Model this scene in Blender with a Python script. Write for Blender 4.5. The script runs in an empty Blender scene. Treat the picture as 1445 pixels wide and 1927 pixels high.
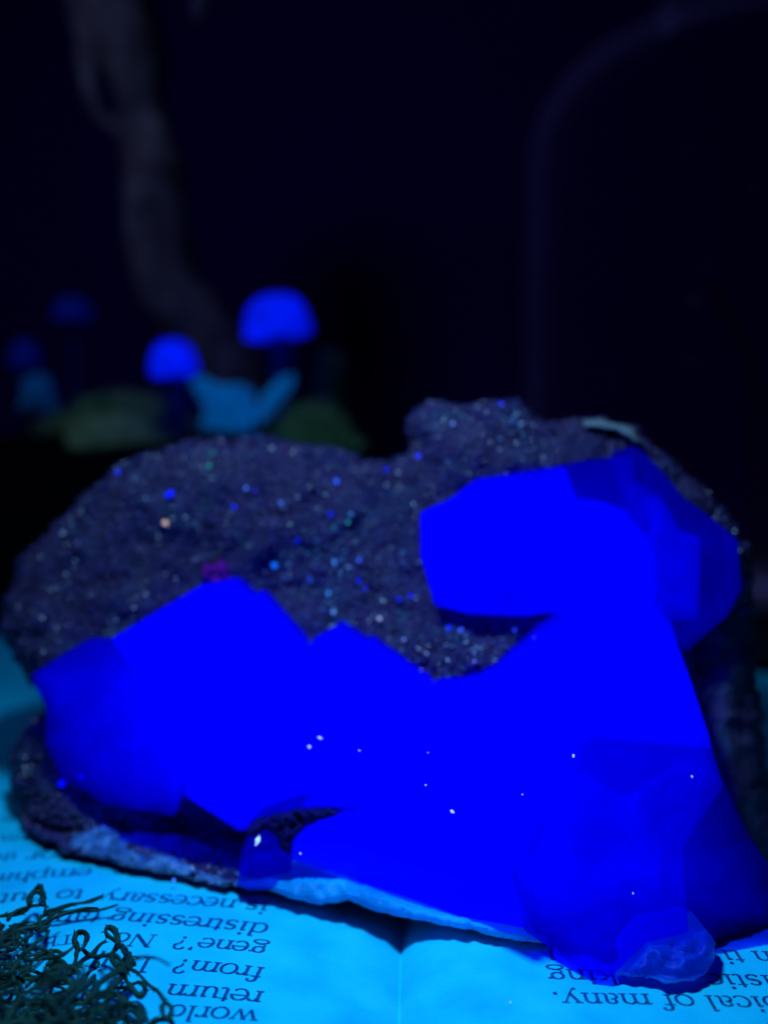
import bpy, bmesh, math, random
import numpy as np
from mathutils import Vector, Matrix, noise
from mathutils.geometry import delaunay_2d_cdt

random.seed(7)
rng = np.random.default_rng(7)
R = math.radians
sc = bpy.context.scene
col = sc.collection
sc.unit_settings.scale_length = 0.01          # one unit is one centimetre: this is a close-up

# ------------------------------------------------------------------ camera
FPX, CX, CY, CAMH, PITCH = 2000.0, 722.5, 963.5, 5.35, R(6.0)
cam_d = bpy.data.cameras.new('camera')
cam = bpy.data.objects.new('camera', cam_d)
col.objects.link(cam)
cam.location = (0, 0, CAMH)
cam.rotation_euler = (R(90) - PITCH, 0, 0)
cam_d.sensor_fit = 'HORIZONTAL'
cam_d.sensor_width = 270.0
cam_d.lens = 270.0 * FPX / 1445.0
cam_d.clip_start = 0.1
cam_d.clip_end = 2000
cam_d.dof.use_dof = True
cam_d.dof.focus_distance = 10.1
cam_d.dof.aperture_fstop = 1.3
sc.camera = cam

# ------------------------------------------------------------------ world (a dark room)
w = bpy.data.worlds.new('World')
sc.world = w
w.use_nodes = True
bg = w.node_tree.nodes['Background']
bg.inputs[0].default_value = (0.10, 0.02, 1.0, 1)
bg.inputs[1].default_value = 0.002

# ------------------------------------------------------------------ the lamp (a hand torch above the specimen)
ld = bpy.data.lights.new('torch_light', 'AREA')
ld.shape = 'DISK'
ld.size = 1.6
ld.energy = 770
ld.color = (0.28, 0.58, 1.0)
lo = bpy.data.objects.new('torch_light', ld)
col.objects.link(lo)
lo.location = (-1.3, 8.6, 10.6)
ld.spread = R(134)
lo.rotation_euler = (Vector((0.5, 10.6, 0.0)) - lo.location).to_track_quat('-Z', 'Y').to_euler()

ld2 = bpy.data.lights.new('fill_light', 'AREA')  # fill lamp added to lift the dim background, no visible source
ld2.shape = 'DISK'
ld2.size = 5
ld2.energy = 520
ld2.spread = R(150)
ld2.color = (0.30, 0.42, 1.0)
lo2 = bpy.data.objects.new('fill_light', ld2)
col.objects.link(lo2)
lo2.location = (-15, 17, 25)
lo2.rotation_euler = (Vector((0, 31, 8)) - lo2.location).to_track_quat('-Z', 'Y').to_euler()

sc.view_settings.view_transform = 'Standard'
sc.view_settings.look = 'None'
sc.view_settings.exposure = 0.0
sc.view_settings.gamma = 1.0

# ------------------------------------------------------------------ pixel helpers (photo pixel -> point at its own depth)
CT, ST = math.cos(PITCH), math.sin(PITCH)

def ray(px, py):
    dx, dy = (px - CX) / FPX, -(py - CY) / FPX
    return dx, CT + dy * ST, -ST + dy * CT

def at(px, py, Y):
    a, b, c = ray(px, py)
    t = Y / b
    return Vector((a * t, Y, CAMH + c * t))

def atz(px, py, z):
    a, b, c = ray(px, py)
    t = (z - CAMH) / c
    return Vector((a * t, b * t, z))

# ------------------------------------------------------------------ materials
def mat(name, base=(.5, .5, .5), rough=.6, spec=.3, emit=None, estr=0.0):
    m = bpy.data.materials.new(name)
    m.use_nodes = True
    p = m.node_tree.nodes['Principled BSDF']
    p.inputs['Base Color'].default_value = (*base, 1)
    p.inputs['Roughness'].default_value = rough
    p.inputs['Specular IOR Level'].default_value = spec
    if emit:
        p.inputs['Emission Color'].default_value = (*emit, 1)
        p.inputs['Emission Strength'].default_value = estr
    return m

def N(m, t, **kw):
    n = m.node_tree.nodes.new(t)
    for k, v in kw.items():
        if k in n.inputs:
            n.inputs[k].default_value = v
        else:
            setattr(n, k, v)
    return n

def link(m, a, b):
    m.node_tree.links.new(a, b)

def P(m):
    return m.node_tree.nodes['Principled BSDF']

def noise_tex(m, scale, detail=4, rough=.55):
    tc = N(m, 'ShaderNodeTexCoord')
    n = N(m, 'ShaderNodeTexNoise')
    n.inputs['Scale'].default_value = scale
    n.inputs['Detail'].default_value = detail
    n.inputs['Roughness'].default_value = rough
    link(m, tc.outputs['Object'], n.inputs['Vector'])
    return n

def ramp(m, src, stops):
    r = N(m, 'ShaderNodeValToRGB')
    e = r.color_ramp.elements
    while len(e) < len(stops):
        e.new(.5)
    for k, (p, c) in enumerate(stops):
        e[k].position = p
        e[k].color = (*c, 1) if len(c) == 3 else c
    link(m, src, r.inputs[0])
    return r

def bump(m, src, strength, dist):
    b = N(m, 'ShaderNodeBump')
    b.inputs['Strength'].default_value = strength
    b.inputs['Distance'].default_value = dist
    link(m, src, b.inputs['Height'])
    link(m, b.outputs[0], P(m).inputs['Normal'])

def fluorite(name, glow, surf, dif=.5, clear=.6, scale=1.1):
    """translucent fluorite: fluorescence glows through its volume, red and green are soaked up inside;
    the skin answers the torch in blue and carries faint veils"""
    m = mat(name, (0, 0, dif), .5, 0)
    p = P(m)
    nt = m.node_tree
    n = noise_tex(m, scale, 4, .6)
    mr = N(m, 'ShaderNodeMapRange')
    for k, v in (('From Min', .30), ('From Max', .68), ('To Min', surf * .25), ('To Max', surf)):
        mr.inputs[k].default_value = v
    link(m, n.outputs[0], mr.inputs[0])
    p.inputs['Emission Color'].default_value = (0, 0, 1, 1)
    link(m, mr.outputs[0], p.inputs['Emission Strength'])
    n2 = noise_tex(m, 9, 3)
    bump(m, n2.outputs[0], .25, .03)
    t = N(m, 'ShaderNodeBsdfTransparent')
    t.inputs[0].default_value = (.35, .35, 1, 1)
    mx = N(m, 'ShaderNodeMixShader')
    veil = N(m, 'ShaderNodeMapRange')
    for k, v in (('From Min', .35), ('From Max', .65), ('To Min', min(1, clear + .12)), ('To Max', clear - .15)):
        veil.inputs[k].default_value = v
    n3 = noise_tex(m, scale * 1.7, 5, .6)
    link(m, n3.outputs[0], veil.inputs[0])
    link(m, veil.outputs[0], mx.inputs[0])
    link(m, p.outputs[0], mx.inputs[1])
    link(m, t.outputs[0], mx.inputs[2])
    out = nt.nodes['Material Output']
    link(m, mx.outputs[0], out.inputs['Surface'])
    em = N(m, 'ShaderNodeEmission')
    em.inputs[0].default_value = (0, 0, 1, 1)
    em.inputs[1].default_value = glow
    ab = N(m, 'ShaderNodeVolumeAbsorption')
    ab.inputs[0].default_value = (0, 0, 1, 1)
    ab.inputs[1].default_value = 3.0
    ad = N(m, 'ShaderNodeAddShader')
    link(m, em.outputs[0], ad.inputs[0]); link(m, ab.outputs[0], ad.inputs[1])
    link(m, ad.outputs[0], out.inputs['Volume'])
    return m

M = {}
sc.cycles.transparent_max_bounces = 24
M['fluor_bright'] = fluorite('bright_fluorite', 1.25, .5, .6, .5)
M['fluor_mid'] = fluorite('mid_fluorite', .47, .40, .5, .74)  # dimmer copies: weaker fluorescence, and shade set through the glow
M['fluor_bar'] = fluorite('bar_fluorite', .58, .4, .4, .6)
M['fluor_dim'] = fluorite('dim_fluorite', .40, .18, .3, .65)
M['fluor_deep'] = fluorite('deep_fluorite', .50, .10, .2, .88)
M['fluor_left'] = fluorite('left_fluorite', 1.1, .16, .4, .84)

def quartz(name, cols, rough, spec=.5):
    m = mat(name, cols[0], rough, spec)
    n = noise_tex(m, 1.5, 6, .7)
    r = ramp(m, n.outputs[0], [(.30, cols[0]), (.46, cols[1]), (.56, cols[2]), (.68, cols[3])])
    g = N(m, 'ShaderNodeNewGeometry')
    mr = N(m, 'ShaderNodeMapRange')
    mr.inputs['To Min'].default_value = .5
    mr.inputs['To Max'].default_value = 1.7
    link(m, g.outputs['Random Per Island'], mr.inputs[0])
    mx = N(m, 'ShaderNodeVectorMath', operation='SCALE')
    link(m, r.outputs[0], mx.inputs[0])
    link(m, mr.outputs[0], mx.inputs['Scale'])
    link(m, mx.outputs[0], P(m).inputs['Base Color'])
    return m

QC = [(.014, .009, .04), (.044, .030, .098), (.013, .014, .078), (.026, .052, .098)]
M['druzy'] = quartz('druzy_quartz', QC, .27, .28)
M['druzy_pale'] = quartz('pale_druzy_quartz', [(.05, .06, .14), (.08, .11, .22), (.06, .14, .22), (.10, .16, .32)], .3, .3)
M['matrix'] = mat('matrix_rock', (.022, .02, .075), .8, .15)
_n = noise_tex(M['matrix'], 2.2, 6)
_r = ramp(M['matrix'], _n.outputs[0], [(.3, (.014, .010, .045)), (.5, (.03, .022, .078)), (.7, (.026, .055, .105))])
link(M['matrix'], _r.outputs[0], P(M['matrix']).inputs['Base Color'])
_n = noise_tex(M['matrix'], 14, 5)
bump(M['matrix'], _n.outputs[0], .8, .05)

def crusty(name, a, b, c, scale, bs, rough=.6, sss=0):
    m = mat(name, b, rough, .05)
    n = noise_tex(m, scale, 6, .62)
    r = ramp(m, n.outputs[0], [(.3, a), (.5, b), (.72, c)])
    link(m, r.outputs[0], P(m).inputs['Base Color'])
    n2 = noise_tex(m, scale * 4, 5)
    bump(m, n2.outputs[0], bs, .04)
    if sss:
        P(m).inputs['Subsurface Weight'].default_value = sss
        P(m).inputs['Subsurface Radius'].default_value = (.3, .6, 1)
        P(m).inputs['Subsurface Scale'].default_value = .2
    return m

M['pale_edge'] = crusty('pale_blue_calcite', (0, .16, .45), (0, .26, .62), (.01, .4, .8), 2.0, .5, .4, .6)
for k_, e_, s_ in (('pale_edge', (0, .2, 1), .22),):
    P(M[k_]).inputs['Emission Color'].default_value = (*e_, 1)
    P(M[k_]).inputs['Emission Strength'].default_value = s_ * .5
M['grey_crust'] = crusty('grey_crust', (.02, .04, .13), (.03, .13, .30), (.14, .34, .62), 4.0, .9)
M['blue_calcite'] = crusty('blue_calcite', (0, .003, .22), (.0, .009, .30), (.003, .045, .38), 1.6, .5, .4, .5)
P(M['blue_calcite']).inputs['Emission Color'].default_value = (0, .03, 1, 1)
P(M['blue_calcite']).inputs['Emission Strength'].default_value = .2
M['top_crust'] = crusty('teal_crust', (.10, .12, .14), (.15, .2, .22), (.2, .28, .28), 4.0, .9)

m = M['paper'] = mat('page_paper', (0, .38, .92), .75, .08)
_n = noise_tex(m, 1.3, 5)
_r = ramp(m, _n.outputs[0], [(.28, (0, .52, .80)), (.5, (.002, .64, .90)), (.72, (.01, .74, .95))])
_f = noise_tex(m, 42, 4, .7)
_x = N(m, 'ShaderNodeMix', data_type='RGBA', blend_type='MULTIPLY')
_x.inputs[0].default_value = .45
_fr = ramp(m, _f.outputs[0], [(.3, (.75, .75, .8)), (.7, (1, 1, 1))])
link(m, _r.outputs[0], _x.inputs[6]); link(m, _fr.outputs[0], _x.inputs[7])
link(m, _x.outputs[2], P(m).inputs['Base Color'])
bump(m, _f.outputs[0], .25, .012)
M['page_edge'] = mat('page_edges', (0, .25, .5), .8, .05)
M['ink'] = mat('printing_ink', (.0, .012, .10), .7, .1)
_n = noise_tex(M['ink'], 30, 3)
_r = ramp(M['ink'], _n.outputs[0], [(.35, (0, .03, .13)), (.7, (0, .11, .32))])
link(M['ink'], _r.outputs[0], P(M['ink']).inputs['Base Color'])
M['cover'] = mat('book_cloth', (.01, .012, .03), .7, .1)
M['table'] = mat('dark_cloth', (.055, .003, .20), .9, .0)
M['soil'] = crusty('dark_soil', (.001, .001, .003), (.002, .003, .005), (.004, .006, .008), 3, .9, .95)
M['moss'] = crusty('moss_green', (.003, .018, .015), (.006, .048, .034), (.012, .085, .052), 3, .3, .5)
P(M['moss']).inputs['Specular IOR Level'].default_value = .12
M['stone_dim'] = crusty('dim_pale_stone', (.003, .3, .7), (.01, .42, .85), (.03, .55, .95), 1.2, .6)
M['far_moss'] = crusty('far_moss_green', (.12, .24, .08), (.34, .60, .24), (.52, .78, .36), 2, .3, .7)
M['cap'] = mat('mushroom_cap', (0, .06, .9), .6, .1, (0, .008, 1), .75)
_n = noise_tex(M['cap'], 2.2, 3)
_m = N(M['cap'], 'ShaderNodeMapRange')
for k_, v_ in (('From Min', .3), ('From Max', .7), ('To Min', .35), ('To Max', 1.1)):
    _m.inputs[k_].default_value = v_
link(M['cap'], _n.outputs[0], _m.inputs[0]); link(M['cap'], _m.outputs[0], P(M['cap']).inputs['Emission Strength'])
M['cap_dim'] = mat('dim_mushroom_cap', (0, .04, .35), .6, .1, (0, .008, 1), .03)  # same cap; dimness further from the lamp put into its colour
M['stalk'] = crusty('mushroom_stem', (.01, .01, .12), (.02, .03, .22), (.03, .06, .3), 3, .4)
M['stone'] = crusty('pale_stone', (.0, .10, .35), (.004, .38, .85), (.03, .75, 1.0), 1.6, .6)
P(M['stone']).inputs['Emission Color'].default_value = (0, .25, 1, 1)
P(M['stone']).inputs['Emission Strength'].default_value = .16
M['bark'] = crusty('driftwood_bark', (.06, .045, .055), (.17, .13, .14), (.32, .26, .26), 1.0, .9)
M['fleck_glint'] = mat('pale_glint', (.9, .95, .75), .6, .2, (.9, .95, .7), .35)

# ------------------------------------------------------------------ object helpers
def tag(o, label=None, cat=None, group=None, kind=None):
    for k, v in (('label', label), ('category', cat), ('group', group), ('kind', kind)):
        if v:
            o[k] = v
    return o

def empty(name, loc, label, cat, group=None):
    o = bpy.data.objects.new(name, None)
    o.empty_display_size = .3
    col.objects.link(o)
    o.location = loc
    return tag(o, label, cat, group)

def addmesh(name, me, material, parent=None, smooth=False):
    me.materials.append(material)
    if smooth:
        me.polygons.foreach_set('use_smooth', [True] * len(me.polygons))
    o = bpy.data.objects.new(name, me)
    col.objects.link(o)
    if parent is not None:
        o.parent = parent
        chain, off = parent, Vector((0, 0, 0))
        while chain is not None:
            off += chain.location
            chain = chain.parent
        me.transform(Matrix.Translation(-off))
    return o

def pymesh(name, v, f, material, parent=None, smooth=False):
    me = bpy.data.meshes.new(name)
    me.from_pydata([tuple(x) for x in v], [], f)
    me.update()
    return addmesh(name, me, material, parent, smooth)

def bmobj(name, bm, material, parent=None, smooth=False):
    me = bpy.data.meshes.new(name)
    bm.to_mesh(me)
    bm.free()
    return addmesh(name, me, material, parent, smooth)

def catmull(pts, n=6):
    out = []
    for i in range(len(pts) - 1):
        p0, p1, p2, p3 = pts[max(i - 1, 0)], pts[i], pts[i + 1], pts[min(i + 2, len(pts) - 1)]
        for k in range(n):
            t = k / n
            out.append(.5 * ((2 * p1) + (p2 - p0) * t + (2 * p0 - 5 * p1 + 4 * p2 - p3) * t * t + (3 * p1 - p0 - 3 * p2 + p3) * t ** 3))
    out.append(pts[-1].copy())
    return out

def tube(bm, pts, rad, seg=7, flat=1.0):
    """tube along a list of points; rad(t) is its radius"""
    rings, up = [], Vector((.31, .17, .93)).normalized()
    n = len(pts)
    for i, p in enumerate(pts):
        d = (pts[min(i + 1, n - 1)] - pts[max(i - 1, 0)])
        if d.length < 1e-9:
            d = Vector((0, 0, 1))
        d.normalize()
        a = d.cross(up)
        if a.length < 1e-4:
            a = d.orthogonal()
        a.normalize()
        b = d.cross(a)
        up = a.cross(d) * -1 if False else up
        r = rad(i / (n - 1))
        rings.append([bm.verts.new(p + a * (math.cos(2 * math.pi * k / seg) * r) + b * (math.sin(2 * math.pi * k / seg) * r * flat)) for k in range(seg)])
    for i in range(n - 1):
        for k in range(seg):
            bm.faces.new((rings[i][k], rings[i][(k + 1) % seg], rings[i + 1][(k + 1) % seg], rings[i + 1][k]))
    bm.faces.new(rings[0][::-1])
    bm.faces.new(rings[-1])

def lathe(bm, prof, c, seg=28, tilt=None):
    rings = []
    for r, z in prof:
        ring = []
        for k in range(seg):
            a = 2 * math.pi * k / seg
            v = Vector((r * math.cos(a), r * math.sin(a), z))
            if tilt is not None:
                v = tilt @ v
            ring.append(bm.verts.new(c + v))
        rings.append(ring)
    for i in range(len(rings) - 1):
        for k in range(seg):
            bm.faces.new((rings[i][k], rings[i][(k + 1) % seg], rings[i + 1][(k + 1) % seg], rings[i + 1][k]))
    bm.faces.new(rings[0][::-1])
    bm.faces.new(rings[-1])

# ------------------------------------------------------------------ the table top
prof = [(-60, -1.75), (40, -1.75)] + [(40 + 12 * math.sin(R(a)), -1.75 + 12 * (1 - math.cos(R(a)))) for a in range(10, 91, 10)] + [(52, 70)]
vv = [(x, y, z) for y, z in prof for x in (-110, 110)]
ff = [(2 * i, 2 * i + 1, 2 * i + 3, 2 * i + 2) for i in range(len(prof) - 1)]
tag(pymesh('table_and_backdrop', vv, ff, M['table'], None, True), kind='structure')

# ------------------------------------------------------------------ the open book
BROT = R(1.6)
GUT = atz(758, 1800, -.3)

def to_page(p):
    """world x,y -> u across the book from the gutter, v along it"""
    x, y = p.x - GUT.x, p.y - GUT.y
    c, s = math.cos(BROT), math.sin(BROT)
    return x * c - y * s, x * s + y * c

def from_page(u, v, z):
    c, s = math.cos(BROT), math.sin(BROT)
    return Vector((GUT.x + u * c + v * s, GUT.y - u * s + v * c, z))

def page_z(u, v=0):
    if u < 0:
        z = .34 * (1 - math.exp(u / .85)) + .035 * u - .26
    else:
        z = .24 * (1 - math.exp(-u / .38)) - .030 * u - .20
    z -= .09 * math.exp(-abs(u) / .13)
    z += .012 * noise.noise(Vector((u * .5, v * .4, 2.2)))
    return z

def on_page(px, py):
    z = -.02
    for _ in range(12):
        p = atz(px, py, z)
        u, v = to_page(p)
        z = page_z(u, v)
    return u, v

book = empty('open_book', (GUT.x, GUT.y, -1.7), 'open book lying upside down to the viewer, its cyan glowing pages printed with serif text', 'book')
PV0, PV1, PW = -5.5, 24.0, 14.5
pages = []
for sgn in (-1, 1):
    us = np.unique(np.concatenate([np.linspace(0, .3, 16), np.linspace(.3, 2, 22), np.linspace(2, PW, 34)]))
    vs = np.linspace(PV0, PV1, 44)
    vv, ff = [], []
    nu, nv = len(us), len(vs)
    for v in vs:
        for u in us:
            vv.append(from_page(sgn * u, v, page_z(sgn * u, v)))
    for j in range(nv - 1):
        for i in range(nu - 1):
            q = (j * nu + i, j * nu + i + 1, (j + 1) * nu + i + 1, (j + 1) * nu + i)
            ff.append(q if sgn > 0 else q[::-1])
    pg = pymesh('page', vv, ff, M['paper'], book, True)
    pages.append(pg)
    tag(pg, 'left page with text under the moss' if sgn < 0 else 'right page with text under the calcite lump')
    # the block of leaves below it
    bm = bmesh.new()
    top = [bm.verts.new(from_page(sgn * u, v, page_z(sgn * u, v) - .012)) for v in (PV0, PV1) for u in us]
    bot = [bm.verts.new(from_page(sgn * u, v, -1.5)) for v in (PV0, PV1) for u in us]
    for i in range(nu - 1):
        bm.faces.new((top[i], top[i + 1], bot[i + 1], bot[i]))
        bm.faces.new((top[nu + i], top[nu + i + 1], bot[nu + i + 1], bot[nu + i]))
        bm.faces.new((bot[i], bot[i + 1], bot[nu + i + 1], bot[nu + i]))
    bm.faces.new((top[nu - 1], bot[nu - 1], bot[2 * nu - 1], top[2 * nu - 1]))
    bmobj('page_block', bm, M['page_edge'], book)
bm = bmesh.new()
bmesh.ops.create_cube(bm, size=1)
for v in bm.verts:
    v.co = from_page(v.co.x * 2 * (PW + .4), (PV0 + PV1) / 2 + v.co.y * (PV1 - PV0 + .8), -1.62 + v.co.z * .2)
bmobj('cover', bm, M['cover'], book)

# ---- lettering: a small serif face drawn with strokes (em = 1)
TK, TN = .082, .030

def arcp(cx, cy, rx, ry, a0, a1, n=14):
    return [(cx + rx * math.cos(R(a0 + (a1 - a0) * k / n)), cy + ry * math.sin(R(a0 + (a1 - a0) * k / n))) for k in range(n + 1)]

def V(x, y0, y1): return ('L', [(x, y0), (x, y1)], TK)
def H(x0, x1, y): return ('L', [(x0, y), (x1, y)], TN)
def SB(x, y=.013, w=.10): return H(x - w, x + w, y)
def ST_(x, y): return ('L', [(x - .10, y - .035), (x, y - .005)], TN * 1.3)
def C(*a): return ('A', arcp(*a), 0)
def D(x, y, r=.055): return ('D', arcp(x, y, r, r, 0, 360, 10), 0)
def LL(pts, wd): return ('L', pts, wd)

X = .45
G = {
 'a': (.444, [C(.2, .32, .125, .13, -5, 165), V(.315, .04, .33), C(.18, .13, .13, .125, 75, 290), H(.3, .43, .02), D(.1, .33, .04)]),
 'b': (.5, [V(.09, .02, .68), ST_(.09, .68), C(.26, .225, .19, .235, 130, -140)]),
 'c': (.444, [C(.25, .225, .2, .24, 45, 318), D(.37, .36, .045)]),
 'd': (.5, [C(.23, .225, .185, .238, 50, 312), V(.385, .02, .68), ST_(.385, .68), H(.38, .49, .02)]),
 'e': (.444, [C(.235, .225, .195, .24, 2, 320), H(.05, .42, .255)]),
 'f': (.333, [V(.13, 0, .56), C(.25, .56, .12, .13, 180, 40), H(.02, .3, X), SB(.13), D(.33, .62, .045)]),
 'g': (.5, [C(.22, .305, .145, .15, 0, 360), C(.235, -.1, .2, .105, 0, 360), LL([(.12, .17), (.09, .1), (.14, .03), (.33, .005)], .055), LL([(.34, .4), (.47, .42)], .05)]),
 'h': (.5, [V(.1, 0, .68), ST_(.1, .68), C(.25, .29, .145, .16, 165, 0), V(.385, 0, .3), SB(.1), SB(.385)]),
 'i': (.278, [V(.14, 0, X), ST_(.14, X), SB(.14), D(.14, .62)]),
 'k': (.5, [V(.1, 0, .68), ST_(.1, .68), SB(.1), LL([(.13, .2), (.37, .43)], .035), LL([(.22, .28), (.42, .02)], .085), H(.28, .45, .44), SB(.42)]),
 'l': (.278, [V(.14, 0, .68), ST_(.14, .68), SB(.14)]),
 'm': (.778, [V(.1, 0, X), ST_(.1, X), C(.25, .29, .14, .155, 165, 0), V(.385, 0, .3), C(.53, .29, .14, .155, 165, 0), V(.665, 0, .3), SB(.1), SB(.385), SB(.665)]),
 'n': (.5, [V(.1, 0, X), ST_(.1, X), C(.25, .29, .14, .155, 165, 0), V(.385, 0, .3), SB(.1), SB(.385)]),
 'o': (.5, [C(.25, .225, .205, .24, 0, 360)]),
 'p': (.5, [V(.1, -.22, X), ST_(.1, X), C(.27, .225, .185, .238, 130, -140), SB(.1, -.21)]),
 'r': (.333, [V(.11, 0, X), ST_(.11, X), C(.25, .29, .13, .15, 165, 60), SB(.11), D(.31, .4, .05)]),
 's': (.389, [C(.195, .335, .125, .12, 25, 230), C(.195, .12, .135, .125, 60, -160), LL([(.11, .26), (.28, .2)], .08)]),
 't': (.278, [V(.12, .06, .56), H(.02, .26, X), C(.2, .08, .085, .085, 180, 330)]),
 'u': (.5, [V(.1, .12, X), ST_(.1, X), C(.245, .15, .14, .155, 180, 345), V(.385, .02, X), ST_(.385, X), H(.38, .49, .02)]),
 'w': (.722, [LL([(.08, .44), (.22, .02)], .085), LL([(.22, .02), (.36, .42)], .035), LL([(.36, .44), (.5, .02)], .085), LL([(.5, .02), (.64, .43)], .035), SB(.08, .44), SB(.36, .44, .07), SB(.64, .44, .08)]),
 'y': (.5, [LL([(.08, .44), (.26, .02)], .085), LL([(.42, .44), (.24, -.02), (.16, -.18)], .04), SB(.08, .44), SB(.42, .44), D(.12, -.18, .045)]),
 'I': (.333, [V(.165, 0, .66), SB(.165, .013, .13), SB(.165, .65, .13)]),
 'N': (.722, [LL([(.12, .64), (.6, .02)], .1), LL([(.12, 0), (.12, .65)], .04), LL([(.6, 0), (.6, .65)], .04), SB(.12), SB(.1, .65, .09), SB(.6, .65)]),
 'T': (.611, [V(.3, 0, .66), H(.04, .57, .645), SB(.3, .013, .13), LL([(.05, .64), (.04, .5)], .035), LL([(.56, .64), (.57, .5)], .035)]),
 '?': (.444, [C(.2, .5, .14, .15, 165, -60), LL([(.25, .37), (.2, .28), (.2, .18)], .055), D(.2, .045)]),
 "'": (.25, [D(.12, .6, .06), LL([(.15, .6), (.09, .48)], .04)]),
 '(': (.333, [C(.36, .22, .23, .46, 125, 235)]),
 '.': (.25, [D(.12, .045)]),
 ' ': (.26, []),
}

def text_geo(s):
    """strokes of a string as quads in em units, with the pen's stress on the uprights"""
    x0, quads, order = 0.0, [], 0
    for ch in s:
        wdt, strokes = G[ch]
        for kind, pts, wd in strokes:
            order += 1
            if kind == 'D':
                quads.append(([(x0 + a, b) for a, b in pts[:-1]], order))
                continue
            L_, R_ = [], []
            for i, (a, b) in enumerate(pts):
                p, q = pts[max(i - 1, 0)], pts[min(i + 1, len(pts) - 1)]
                dx, dy = q[0] - p[0], q[1] - p[1]
                l = math.hypot(dx, dy) or 1
                dx, dy = dx / l, dy / l
                h = (wd if kind == 'L' else TN + (TK - TN) * abs(dy) ** 1.3) / 2
                L_.append((x0 + a - dy * h, b + dx * h))
                R_.append((x0 + a + dy * h, b - dx * h))
            for i in range(len(pts) - 1):
                quads.append(([L_[i], L_[i + 1], R_[i + 1], R_[i]], order))
        x0 += wdt
    return quads, x0

def text_line(s, start, end):
    """print S on the page from photo pixel START (its first letter, on the baseline) to END"""
    u0, v0 = on_page(*start)
    u1, v1 = on_page(*end)
    wd = text_geo(s)[1]
    dx, dy = u1 - u0, v1 - v0
    L = math.hypot(dx, dy)
    em = L / wd
    dx, dy = dx / L, dy / L
    nx, ny = -dy, dx
    x0 = 0.0
    for word in s.split(' '):
        quads, ww = text_geo(word)
        vv, ff = [], []
        for pts, order in quads:
            ids = []
            for a, b in pts:
                a += x0
                u, v = u0 + (dx * a + nx * b) * em, v0 + (dy * a + ny * b) * em
                ids.append(len(vv))
                vv.append(from_page(u, v, page_z(u, v) + .006 + .0002 * (order % 9)))
            ff.append(ids)
        pymesh('printed_word', vv, ff, M['ink'], pages[0 if u0 < 0 else 1])
        x0 += ww + G[' '][0]

for s, a, b in [
    ('world', (490, 1903), (318, 1893)),
    ('a', (95, 1898), (64, 1899)),
    ('return', (499, 1868), (318, 1853)),
    ('th', (252, 1850), (212, 1849)),
    ('from?', (501, 1823), (333, 1806)),
    ('Is it', (294, 1803), (172, 1800)),
    ("gene'?", (507, 1779), (333, 1763)),
    ('No', (299, 1761), (218, 1757)),
    ('Th', (145, 1759), (82, 1766)),
    ('distressing', (509, 1741), (212, 1716)),
    ('(an', (196, 1716), (106, 1721)),
    ('is necessary', (511, 1701), (196, 1679)),
    ('to but', (162, 1675), (4, 1684)),
    ('ect', (272, 1635), (218, 1634)),
    ('empha', (176, 1634), (0, 1646)),
    ('or', (113, 1602), (56, 1605)),
    ('th', (36, 1606), (-4, 1609)),
    ('in', (44, 1572), (4, 1574)),
    ('n', (30, 1537), (4, 1539)),
    ('pical of many.', (1466, 1878), (1034, 1869)),
    ('istic', (1447, 1837), (1322, 1834)),
    ('king', (1156, 1828), (1025, 1825)),
    ('h ti', (1446, 1792), (1352, 1790)),
    ('al', (1078, 1784), (1025, 1781)),
]:
    text_line(s, a, b)

# ------------------------------------------------------------------ the specimen
spec = empty('fluorite_specimen', (0.2, 11.5, 0.0), 'mineral specimen of blazing blue fluorite cubes on dark sparkling quartz, on the book', 'mineral specimen')

def ground_y(px, py, z=.06):
    a, b, c = ray(px, py)
    if c > -1e-3:
        return 1e9
    t = (z - CAMH) / c
    return b * t

def plane_y(px, py):
    return 12.35 - 1.5 * px / 1445 + 2.5 * (1700 - py) / 900

def front(px, py, d):
    return at(px, py, min(plane_y(px, py) - d, ground_y(px, py) - .02))

OUT = [(30, 1055), (75, 1020), (108, 985), (135, 960), (165, 930), (200, 905), (220, 882), (250, 864), (300, 851), (340, 839), (375, 827), (410, 831),
       (440, 833), (480, 823), (510, 826), (560, 839), (600, 843), (640, 850), (690, 867), (730, 872), (772, 853), (774, 830), (769, 797), (785, 776),
       (806, 758), (850, 763), (900, 766), (940, 759), (975, 752), (1000, 776), (1025, 801), (1060, 796), (1100, 788), (1140, 791), (1190, 806),
       (1202, 823), (1230, 846), (1280, 886), (1320, 926), (1350, 956), (1385, 992), (1405, 1040), (1414, 1100), (1420, 1150), (1425, 1250),
       (1440, 1400), (1465, 1600), (1465, 1720), (1340, 1765), (1150, 1795), (1000, 1768), (860, 1738), (700, 1708), (560, 1686), (440, 1666), (380, 1648),
       (300, 1640), (220, 1618), (150, 1606), (90, 1584), (55, 1558), (35, 1518), (22, 1470), (27, 1405), (50, 1372), (84, 1350), (84, 1330), (54, 1272),
       (27, 1232), (6, 1180), (13, 1125), (32, 1085)]

def resample(poly, step, jit):
    out = []
    n = len(poly)
    for i in range(n):
        a, b = Vector(poly[i]), Vector(poly[(i + 1) % n])
        k = max(1, int((b - a).length / step))
        for j in range(k):
            p = a.lerp(b, j / k)
            q = noise.noise(Vector((p.x / 14, p.y / 14, 3.3))) * jit + noise.noise(Vector((p.x / 45, p.y / 45, 8.3))) * jit
            nrm = Vector((b.y - a.y, a.x - b.x)).normalized()
            out.append(p + nrm * q)
    return out

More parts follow.
